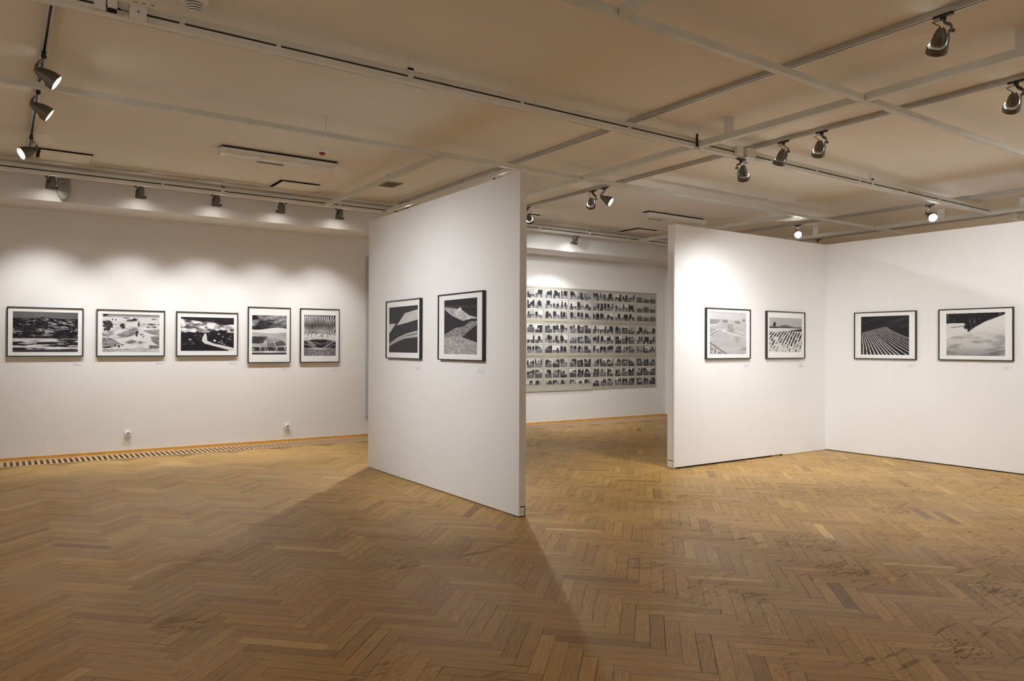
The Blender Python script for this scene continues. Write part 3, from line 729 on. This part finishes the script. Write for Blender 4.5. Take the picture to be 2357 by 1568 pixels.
def art_white_hill(u, v):
    g = .10 + .22 * sm(fbm(u, v, 30, 6, 5), .6, .8)
    hill = curve(u, [(0, .60), (.38, .45), (.5, .33), (.68, .2), (.85, .12), (1, .045)])
    left = curve(u, [(0, .235), (.3, .23), (.36, .27), (.42, .9), (1, 1.2)])
    s = .5 + .5 * np.sin((u * 1.0 + .35 * np.sin(v * 7)) * 150 + 4 * fbm(u, v, 6, 6, 2))
    tex = .93 - .26 * s * sm(v, .2, .75) - .20 * sm(fbm(u + .6 * v, v, 3, 9, 12), .45, .75) * sm(v, .42, .6) - .25 * sm(v, .76, .92) * (.3 + .7 * s)
    g = np.where((v > hill), tex, g)
    g = np.where((v > left) & (v <= hill), .92 - .06 * s, g)
    g = np.where((tree(u, v, .37, .31, .09, .08, 9) > 0) & (v < hill), .08, g)
    g = np.where((np.abs(v - (.33 - .12 * (u - .1))) < .006) & (u > .08) & (u < .35), .15, g)
    return g

def print_mesh(name, parent, fn, nu, nv, to3d, mat, normal_flip=False):
    uu, vv = np.meshgrid(np.linspace(0, 1, nu), np.linspace(0, 1, nv))
    t = np.clip(fn(uu, vv), 0, 1)
    vs = [to3d(a, b) for a, b in zip(uu.ravel(), vv.ravel())]
    fs = []
    for j in range(nv - 1):
        for i in range(nu - 1):
            k = j * nu + i; fs.append((k, k + nu, k + nu + 1, k + 1) if not normal_flip else (k, k + 1, k + nu + 1, k + nu))
    me = bpy.data.meshes.new(name); me.from_pydata(vs, [], fs); me.materials.append(mat)
    ca = me.color_attributes.new('tone', 'FLOAT_COLOR', 'POINT')
    c = np.ones((nu * nv, 4), np.float32); c[:, :3] = t.ravel()[:, None]
    ca.data.foreach_set('color', c.ravel())
    o = bpy.data.objects.new(name, me); COL.objects.link(o); o.parent = parent
    return o

# ------------------------------------------------------------------ framed photographs
def picture(orient, wall, a0, a1, z0, z1, p, fn, label, group, card):
    """orient 'Y': wall faces -Y, a is X; 'X': wall faces -X, a is Y (a0 is the left side seen from the front)"""
    zc, ac = (z0 + z1) / 2, (a0 + a1) / 2
    def P(a, d, z):           # a along the wall, d out of the wall
        return (a - ac, -d, z - zc) if orient == 'Y' else (-d, a - ac, z - zc)
    def bx(m, a, b, d0, d1, za, zb):
        q0, q1 = P(a, d0, za), P(b, d1, zb)
        m.box(min(q0[0], q1[0]), max(q0[0], q1[0]), min(q0[1], q1[1]), max(q0[1], q1[1]), min(q0[2], q1[2]), max(q0[2], q1[2]))
    loc = (ac, wall, zc) if orient == 'Y' else (wall, ac, zc)
    r = empty('framed_photograph', loc, label, 'framed photograph', group)
    s = 1 if a1 > a0 else -1; w = .0105
    m = MB()
    bx(m, a0, a0 + s * w, 0, .032, z0, z1); bx(m, a1 - s * w, a1, 0, .032, z0, z1)
    bx(m, a0 + s * w, a1 - s * w, 0, .032, z1 - w, z1); bx(m, a0 + s * w, a1 - s * w, 0, .032, z0, z0 + w)
    m.build('frame', FRAME, r, bevel=.001)
    m = MB(); pa0, pa1, pz0, pz1 = p; d0, d1 = .018, .0215; ia0, ia1, iz0, iz1 = a0 + s * w, a1 - s * w, z0 + w, z1 - w
    bx(m, ia0, pa0, d0, d1, iz0, iz1); bx(m, pa1, ia1, d0, d1, iz0, iz1)
    bx(m, pa0, pa1, d0, d1, pz1, iz1); bx(m, pa0, pa1, d0, d1, iz0, pz0)
    m.build('mat_board', MAT, r)
    W_, H_ = abs(pa1 - pa0), pz1 - pz0
    nu, nv = int(W_ * 330), int(H_ * 330)
    print_mesh('print', r, fn, nu, nv, lambda u, v: P(pa0 + (pa1 - pa0) * u, d0 + .0005, pz1 - H_ * v), ART)
    # caption card beside the frame
    ca, cz = card[0], card[1]
    loc = (ca, wall, cz) if orient == 'Y' else (wall, ca, cz)
    c = empty('caption_card', loc, card[2], 'caption card', 'caption cards beside the photographs')
    q = lambda a, d, z: (a, -d, z) if orient == 'Y' else (-d, a * s, z)
    def cbx(m, a, b, da, db, za, zb):
        u0, u1 = q(a, da, za), q(b, db, zb)
        m.box(min(u0[0], u1[0]), max(u0[0], u1[0]), min(u0[1], u1[1]), max(u0[1], u1[1]), za, zb)
    m = MB(); cbx(m, -.05, .05, 0, .002, -.022, .022); m.build('card', CARD, c)
    m = MB(); rn = random.Random(int(ca * 1000))
    for k in range(3): cbx(m, -.035, -.035 + rn.uniform(.025, .055), .002, .0024, .008 - k * .009, .0105 - k * .009)
    m.build('print_lines', INK, c)
    return r
LW = 'framed photographs on the back wall'
picture('Y', YW, .069, .840, 1.218, 1.802, (.125, .784, 1.271, 1.747), art_dark_fields, 'wide black-framed photograph of dark fields with thin snow streaks, leftmost on the back wall', LW, (.781, 1.131, 'pale caption card below the right corner of the dark field photograph'))
picture('Y', YW, .981, 1.752, 1.216, 1.800, (1.043, 1.689, 1.270, 1.744), art_snow_valley, 'wide black-framed photograph of a bright snowy valley dotted with dark trees', LW, (1.695, 1.139, 'pale caption card below the right corner of the snowy valley photograph'))
picture('Y', YW, 1.889, 2.665, 1.216, 1.800, (1.945, 2.612, 1.285, 1.729), art_village_road, 'wide black-framed photograph of billowing clouds over a dark village and white road', LW, (2.606, 1.131, 'pale caption card below the right corner of the village road photograph'))
picture('Y', YW, 2.798, 3.385, 1.120, 1.892, (2.853, 3.329, 1.235, 1.777), art_clouds_fields, 'upright black-framed photograph of heavy clouds above patchwork fields', LW, (3.316, 1.027, 'pale caption card below the right corner of the patchwork field photograph'))
picture('Y', YW, 3.523, 4.108, 1.119, 1.895, (3.579, 4.053, 1.213, 1.801), art_feather_sky, 'upright black-framed photograph of feathery cloud streaks over a dark hill', LW, (4.051, 1.017, 'pale caption card below the right corner of the feathery cloud photograph'))
MW = 'framed photographs on the middle partition'
picture('X', AX, 7.274, 6.494, 1.229, 1.833, (7.209, 6.555, 1.293, 1.765), art_black_sail, 'black-framed photograph of a pale slanted field on black, left on the middle partition', MW, (6.588, 1.141, 'pale caption card below the left photograph of the middle partition'))
picture('X', AX, 6.135, 5.344, 1.232, 1.839, (6.027, 5.450, 1.289, 1.783), art_dunes, 'black-framed photograph of speckled white dunes on black, right on the middle partition', MW, (5.419, 1.149, 'pale caption card below the dune photograph of the middle partition'))
BW = 'framed photographs on the right partitions'
picture('Y', BY, 6.688, 7.482, 1.224, 1.819, (6.753, 7.410, 1.280, 1.771), art_pale_slope, 'black-framed photograph of a very pale snowy slope with faint field lines', BW, (7.437, 1.145, 'pale caption card below the pale slope photograph'))
picture('Y', BY, 7.795, 8.579, 1.221, 1.816, (7.848, 8.521, 1.304, 1.734), art_striped_furrows, 'black-framed photograph of broken black and white furrows below a grey hill', BW, (8.535, 1.138, 'pale caption card below the broken furrow photograph'))
picture('X', 9.08, 5.384, 4.599, 1.220, 1.814, (5.296, 4.685, 1.276, 1.758), art_night_furrows, 'black-framed photograph of thin white furrows converging on a black hill', BW, (4.667, 1.143, 'pale caption card below the converging furrow photograph'))
picture('X', 9.08, 4.341, 3.558, 1.222, 1.814, (4.256, 3.642, 1.277, 1.760), art_white_hill, 'black-framed photograph of a combed white hill under dark woods, rightmost of all', BW, (3.627, 1.144, 'pale caption card below the white hill photograph'))

# ------------------------------------------------------------------ sheets of small photographs
def small_scene(kind, sd):
    rs = random.Random(sd); hz = rs.uniform(.35, .6); cx = rs.uniform(.3, .7)
    tr = [(rs.random(), rs.uniform(.15, .35), rs.uniform(.18, .42)) for _ in range(rs.randint(1, 3))]
    hx, hw, ht = rs.uniform(.35, .65), rs.uniform(.15, .3), rs.uniform(.18, .38)
    sky, gnd = rs.uniform(.62, .92), rs.uniform(.22, .50)
    def fn(u, v):
        g = np.where(v < hz + .05 * (vnoise(u, v, 5, 1, sd) - .5), sky, gnd + .22 * (vnoise(u, v, 8, 10, sd) - .5))
        if kind == 'field':
            return np.where(v < hz - .1, .72, .28 + .2 * fbm(u, v, 3, 18, sd, 2))
        if kind in ('road', 'mixed'):
            d = np.abs(u - cx - (v - hz) * (cx - .5)); g = np.where((v > hz) & (d < (v - hz) * .75 + .02), .62, g)
            g = np.where((v > hz) & (np.abs(d - (v - hz) * .75) < .03), .2, g)
        for x, w_, h_ in tr: g = np.where((blob(u, v, x, hz - h_ * .5, w_ * .8, h_) > .35 + .5 * (vnoise(u, v, 9, 9, sd + 3) - .4)), .10 + .1 * vnoise(u, v, 8, 8, sd), g)
        if kind == 'house':
            g = np.where((np.abs(u - hx) < hw) & (v > hz - ht * .6) & (v < hz + .12), .42 + .3 * (sd % 3) * .4, g)
            g = np.where((v > hz - ht * .6 - ht * .6 * (1 - np.abs(u - hx) / (hw * 1.25))) & (v < hz - ht * .58) & (np.abs(u - hx) < hw * 1.25), .2, g)
            for k in (-.5, .4): g = np.where((np.abs(u - hx - k * hw) < hw * .15) & (np.abs(v - hz + ht * .25) < .05), .1, g)
        return g
    return fn
kinds = [['road', 'road', 'road', 'road', 'road', 'field'], ['mixed', 'mixed', 'house', 'road', 'house', 'mixed'], ['house'] * 6]
rown, coln = ('top', 'middle', 'bottom'), ('first', 'second', 'third', 'fourth', 'fifth', 'rightmost')
coll = ('leftmost sheet, cut by the partition edge', 'second sheet from the left', 'third sheet from the left', 'fourth sheet from the left', 'fifth sheet from the left', 'rightmost sheet')
colx = [7.305, 7.864, 8.421, 8.969, 9.518, 10.075]
coln_w = [.557, .556, .55, .55, .556, .560]
rowz = [(2.414, 1.806), (1.806, 1.196), (1.194, .578)]
for ri in range(3):
    zt, zb = rowz[ri]
    for ci in range(6):
        x0, w = colx[ci], coln_w[ci]; cx = x0 + w / 2; zc = (zt + zb) / 2
        dy = -.004 - .0022 * ((ci + ri) % 2)
        r = empty('photo_sheet', (cx, YW + dy, zc), 'grey sheet of nine small photographs, %s row, %s' % (rown[ri], coll[ci]), 'photo sheet', 'sheets of small photographs on the back wall')
        m = MB()
        W2, H2 = w / 2 + .002, (zt - zb) / 2
        n = 8
        vs = []; fs = []
        lift = (.018 if ri == 2 and ci < 3 else .004)
        for k in range(n + 1):
            t = k / n; z = H2 - 2 * H2 * t
            y = -lift * max(0, t - .85) / .15
            for x in (-W2, W2): vs += [(x, y - .0012, z), (x, y + .0, z)]
        for k in range(n):
            b = k * 4
            fs += [(b, b + 4, b + 6, b + 2), (b + 1, b + 3, b + 7, b + 5), (b, b + 1, b + 5, b + 4), (b + 2, b + 6, b + 7, b + 3)]
        fs += [(0, 2, 3, 1), (n * 4, n * 4 + 1, n * 4 + 3, n * 4 + 2)]
        m.add(vs, fs); m.build('backing', PAPER, r)
        rn = random.Random(ri * 10 + ci)
        m = MB(); x = -W2 + .03
        for k in range(rn.randint(2, 3)):
            l = rn.uniform(.03, .12); m.box(x, x + l, -.0022, -.0014, H2 - .030, H2 - .018); x += l + .025
            if x > 0.1: break
        m.build('heading_line', INK if False else GREYP, r)
        for j in range(3):
            for i in range(3):
                px0 = -W2 + .033 + i * .171; pz1 = H2 - .052 - j * .186
                pw, ph = .162, .160
                m = MB(); m.box(px0 - .002, px0 + pw + .002, -.0026, -.0013, pz1 - ph - .003, pz1 + .002)
                f = m.build('photograph', BORDER, r)
                k = kinds[ri][ci]
                if k == 'mixed': k = rn.choice(['road', 'house', 'mixed'])
                print_mesh('image', f, small_scene(k, ri * 100 + ci * 10 + j * 3 + i + 1), 26, 26,
                           lambda u, v: (px0 + .002 + (pw - .004) * u, -.0029, pz1 - .002 - (ph - .010) * v), SMALLART)
                f_ = MB(); f_.box(px0 + .002, px0 + .022, -.0024, -.0014, pz1 - ph - .013, pz1 - ph - .008); f_.build('number_mark', GREYP, r)

# ------------------------------------------------------------------ wall and ceiling fittings
for x, z, lb in ((1.336, .245, 'round white wall socket low on the back wall, under the snowy valley photograph'), (3.346, .222, 'round white wall socket low on the back wall, under the patchwork field photograph')):
    r = empty('wall_socket', (x, YW, z), lb, 'wall socket', 'wall sockets on the back wall')
    onebox(-.040, .040, -.012, 0, -.040, .043).build('plate', WHITEP, r, bevel=.004)
    Rm = Matrix.Rotation(math.pi / 2, 4, 'X')
    m = MB(); m.lathe([(.030, .012), (.028, .040), (.021, .041), (.020, .018), (.0, .018)], Rm, 24, cap=False); smooth_auto(m.build('round_body', WHITEP, r))
    m = MB(); m.tube([(-.008, -.0185, .0), (-.008, -.021, .0)], .003, 8); m.tube([(.008, -.0185, .0), (.008, -.021, .0)], .003, 8); m.build('pin_hole', BLACK, r)

sp = empty('wall_speaker', (.58, 9.77, 3.10), 'grey shield-shaped speaker on the soffit, beside the leftmost wall-washing spotlight', 'speaker')
prof = [(-.062, .120), (.062, .120), (.068, .05), (.064, -.02), (.050, -.075), (.025, -.115), (0, -.125), (-.025, -.115), (-.050, -.075), (-.064, -.02), (-.068, .05)]
def prism(P, y0, y1, k=1.0, k1=None):
    k1 = k if k1 is None else k1
    n = len(P); m = MB(); m.add([(x * k, y0, z * k) for x, z in P] + [(x * k1, y1, z * k1) for x, z in P], [tuple(range(n)), tuple(range(2 * n - 1, n - 1, -1))] + [(i, i + n, (i + 1) % n + n, (i + 1) % n) for i in range(n)])
    return m
prism(prof, 0, -.07, 1.0).build('case', plain('speaker_grey', (.30, .285, .235), .6), sp, bevel=.003)
prism(prof, -.07, -.085, .96, .86).build('front_cover', GREYP, sp)
onebox(-.02, .02, -.088, -.085, .055, .063).build('badge', BLACK, sp)

def detector(x, y, label, big=False, vents=True, red=False, dark=False):
    k = 1.25 if big else 1.0
    r = empty('smoke_detector', (x, y, ZC), label, 'smoke detector', 'ceiling detectors')
    m = MB(); m.lathe([(.062 * k, 0), (.062 * k, -.012 * k), (.054 * k, -.022 * k), (.040 * k, -.030 * k)], n=28); smooth_auto(m.build('base', WHITEP, r))
    if vents:
        for i in range(4):
            rr = (.040 - .006 * i) * k; z = (-.030 - .009 * i) * k
            m = MB(); m.lathe([(rr, z), (rr - .001, z - .004 * k)], n=24); m.build('dark_vent', BLACK, r)
            m = MB(); m.lathe([(rr + .001, z - .004 * k), (rr - .002, z - .009 * k)], n=24); m.build('vent_ring', WHITEP, r)
    else:
        mt = RED if red else (GREYP if dark else WHITEP)
        m = MB(); m.lathe([(.034, -.030), (.028, -.048), (.012, -.056)], n=24); smooth_auto(m.build('sensor_head', mt, r))
    return r
detector(.909, 4.56, 'white vented round detector at the top edge, large and near', big=True)
detector(2.70, 7.35, 'small ceiling detector with a dark red lens above the long lamp fixture', vents=False, red=True)
detector(3.68, 7.83, 'pale ceiling detector with a dark head, beside the short cross rail', vents=False, dark=True)
detector(6.80, 4.98, 'white vented round detector among the right-hand spotlights')
detector(9.70, 7.87, 'small far detector with a dark head above the right partition', vents=False, dark=True)
m = MB(); m.lathe([(.09, 0), (.09, -.006), (.075, -.010)], n=28)
tag(smooth_auto(m.build('cover_plate', OLDP, loc=(7.66, 6.78, ZC))), 'flat round cream blanking plate on the ceiling over the gap', 'cover plate')

def fixture(x0, x1, y, label):
    cx = (x0 + x1) / 2; h = (x1 - x0) / 2
    r = empty('fluorescent_fixture', (cx, y, ZC), label, 'ceiling light', 'unlit fluorescent fixtures')
    m = MB(); m.box(-h + .02, h - .02, -.06, .06, -.022, 0); m.build('base', DARK, r)
    P = [(-.085, -.022), (.085, -.022), (.09, -.045), (.065, -.080), (.0, -.088), (-.065, -.080), (-.09, -.045)]
    def ext(P, a, b): n = len(P); m = MB(); m.add([(a, p, z) for p, z in P] + [(b, p, z) for p, z in P], [tuple(range(n)), tuple(range(2 * n - 1, n - 1, -1))] + [(i, i + n, (i + 1) % n + n, (i + 1) % n) for i in range(n)]); return m
    ext(P, -h + .05, h - .05).build('diffuser', DIFF, r)
    P2 = [(a * 1.04, z * 1.03) for a, z in P]
    ext(P2, -h, -h + .05).build('end_cap', WHITEP, r, bevel=.003); ext(P2, h - .05, h).build('end_cap', WHITEP, r, bevel=.003)
    m = MB(); m.box(-h + .05, h - .05, -.094, -.088, -.05, -.028); m.build('side_rim', WHITEP, r)
fixture(1.80, 3.03, 7.80, 'long unlit fluorescent fixture on the ceiling at the left, with stained cover')
fixture(7.81, 9.03, 7.90, 'long unlit fluorescent fixture on the ceiling behind the gap, far one')

def hatch(x0, y0, label):
    w = .5; cx, cy = x0 + w / 2, y0 + w / 2
    r = empty('air_vent', (cx, cy, ZC), label, 'air vent', 'square ceiling air vents')
    h = w / 2
    m = MB()
    for a in ((-h - .02, h + .02, -h - .02, -h), (-h - .02, h + .02, h, h + .02), (-h - .02, -h, -h, h), (h, h + .02, -h, h)): m.box(*a, -.010, 0)
    m.build('rim', CEIL, r)
    onebox(-h, h, -h, h, -.003, 0).build('dark_recess', DARK, r)
    onebox(-h + .03, h - .012, -h + .02, h - .012, -.032, -.022).build('cover_panel', CEIL, r)
    onebox(-.02, .02, -.02, .02, -.022, -.003).build('stem', OLDP, r)
hatch(.30, 8.88, 'square air vent with dark slot at the far left of the ceiling')
hatch(2.76, 8.90, 'square air vent with dark slot on the ceiling below the left fluorescent fixture')
hatch(8.76, 9.02, 'square air vent with dark slot on the ceiling behind the gap, above the photo sheets')
hatch(6.25, 9.0, 'square air vent half hidden by the right edge of the middle partition')
def grille(x0, x1, y0, y1, label, n=6):
    r = empty('ceiling_grille', ((x0 + x1) / 2, (y0 + y1) / 2, ZC), label, 'ceiling grille', 'small dark ceiling grilles')
    hx, hy = (x1 - x0) / 2, (y1 - y0) / 2
    onebox(-hx, hx, -hy, hy, -.004, 0).build('recess', DARK, r)
    m = MB(); m.box(-hx - .012, hx + .012, -hy - .012, -hy, -.010, 0); m.box(-hx - .012, hx + .012, hy, hy + .012, -.010, 0); m.box(-hx - .012, -hx, -hy, hy, -.010, 0); m.box(hx, hx + .012, -hy, hy, -.010, 0)
    m.build('rim', GREYP, r)
    m = MB()
    for i in range(n):
        y = -hy + (i + .5) * 2 * hy / n; m.box(-hx, hx, y - .004, y + .004, -.009, -.003)
    m.build('louvres', GREYP, r)
grille(2.30, 2.56, 8.10, 8.22, 'small dark grille half hidden behind the left fluorescent fixture', 3)
grille(3.87, 4.05, 8.28, 8.55, 'small dark square grille on the ceiling beside the short cross rail')
grille(8.28, 8.56, 8.18, 8.30, 'small dark grille behind the far fluorescent fixture', 3)

# junction boxes and cables on the long trunking
jb = empty('junction_box', (.47, 4.618, ZB + .03), 'cream double junction box on the long trunking, leftmost at the top edge', 'junction box')
onebox(-.06, -.004, -.016, .016, -.03, .055).build('box', TRUNK, jb, bevel=.004)
onebox(.004, .052, -.016, .016, -.005, .052).build('box', TRUNK, jb, bevel=.004)
onebox(-.068, .060, -.010, .016, -.042, -.032).build('base_plate', OLDP, jb)
onebox(.006, .050, -.008, .014, -.030, -.006).build('open_socket', DARK, jb)
jb = empty('junction_box', (.625, 4.612, ZB + .03), 'rounded square cream junction box with a centre hole, at upper left', 'junction box')
onebox(-.044, .044, -.022, .018, -.050, .042).build('box', TRUNK, jb, bevel=.012)
onebox(-.004, .004, -.0232, -.0218, -.002, .006).build('screw_hole', DARK, jb)
onebox(-.062, -.044, -.012, .012, -.046, -.024).build('lug', TRUNK, jb, bevel=.003)
m = MB()
for k in range(3):
    p = [Vector((.53, 4.615, ZB + .075 - k * .014)), Vector((.55, 4.60, ZB + .06 - k * .02)), Vector((.565, 4.60, ZB + .052 - k * .008)), Vector((.578, 4.605, ZB + .050 - k * .010))]
    m.tube(bez(*p), .004, 6)
tag(m.build('cable_loop', TRUNK, smooth=True), 'short cream cables looping between the two boxes at upper left', 'cable')
jb = empty('junction_box', (5.80, 4.612, ZB + .045), 'cream cable junction on the trunking above the pale spotlight', 'junction box')
onebox(-.05, .05, -.02, .018, -.035, .045).build('box', TRUNK, jb, bevel=.006)
onebox(.10, .23, -.02, .018, -.045, .05).build('box', TRUNK, jb, bevel=.006)
m = MB()
for k in range(4):
    p = [Vector((.045, -.015, .02 - k * .012)), Vector((.06, -.05, .05 - k * .03)), Vector((.085, -.05, -.03 + k * .02)), Vector((.105, -.012, .02 - k * .010))]
    m.tube(bez(*p), .004, 6)
m.build('cable_bundle', TRUNK, jb, smooth=True)
jb = empty('junction_box', (11.80, 4.625, ZB + .03), 'cream cable clutter at the trunking end over the right partition', 'junction box')
onebox(-.08, .02, -.03, .03, -.04, .05).build('box', TRUNK, jb, bevel=.006); onebox(.10, .22, -.03, .03, -.05, .03).build('box', TRUNK, jb, bevel=.006)
m = MB()
for k in range(4):
    p = [Vector((.0, -.02, .03 - k * .015)), Vector((.03, -.07, .06 - k * .04)), Vector((.09, -.07, -.05 + k * .03)), Vector((.12, -.02, .01 - k * .012))]
    m.tube(bez(*p), .005, 6)
m.build('cable_bundle', TRUNK, jb, smooth=True)
trunk_rail('last cream trunking rail piece at the right edge beyond the far cross rail', 12.06, X1R, 4.66, seed=9)

# chipped paint marks on the ceiling beside the trunking
rn = random.Random(5)
for x, y, lb in ((.62, 4.80, 'dark chipped paint marks on the ceiling near the upper left boxes'), (2.30, 4.86, 'dark chipped paint marks on the ceiling below the long trunking, mid way'), (8.05, 4.93, 'dark chipped paint marks beside the right trunking')):
    m = MB()
    for k in range(5):
        a = x - .12 + k * .055 + rn.uniform(0, .015); l = rn.uniform(.012, .035); yy = y + rn.uniform(-.01, .01)
        m.box(a, a + l, yy, yy + rn.uniform(.003, .007), ZC - .0015, ZC - .0002)
    tag(m.build('paint_chips', DARK), lb, 'paint chips')
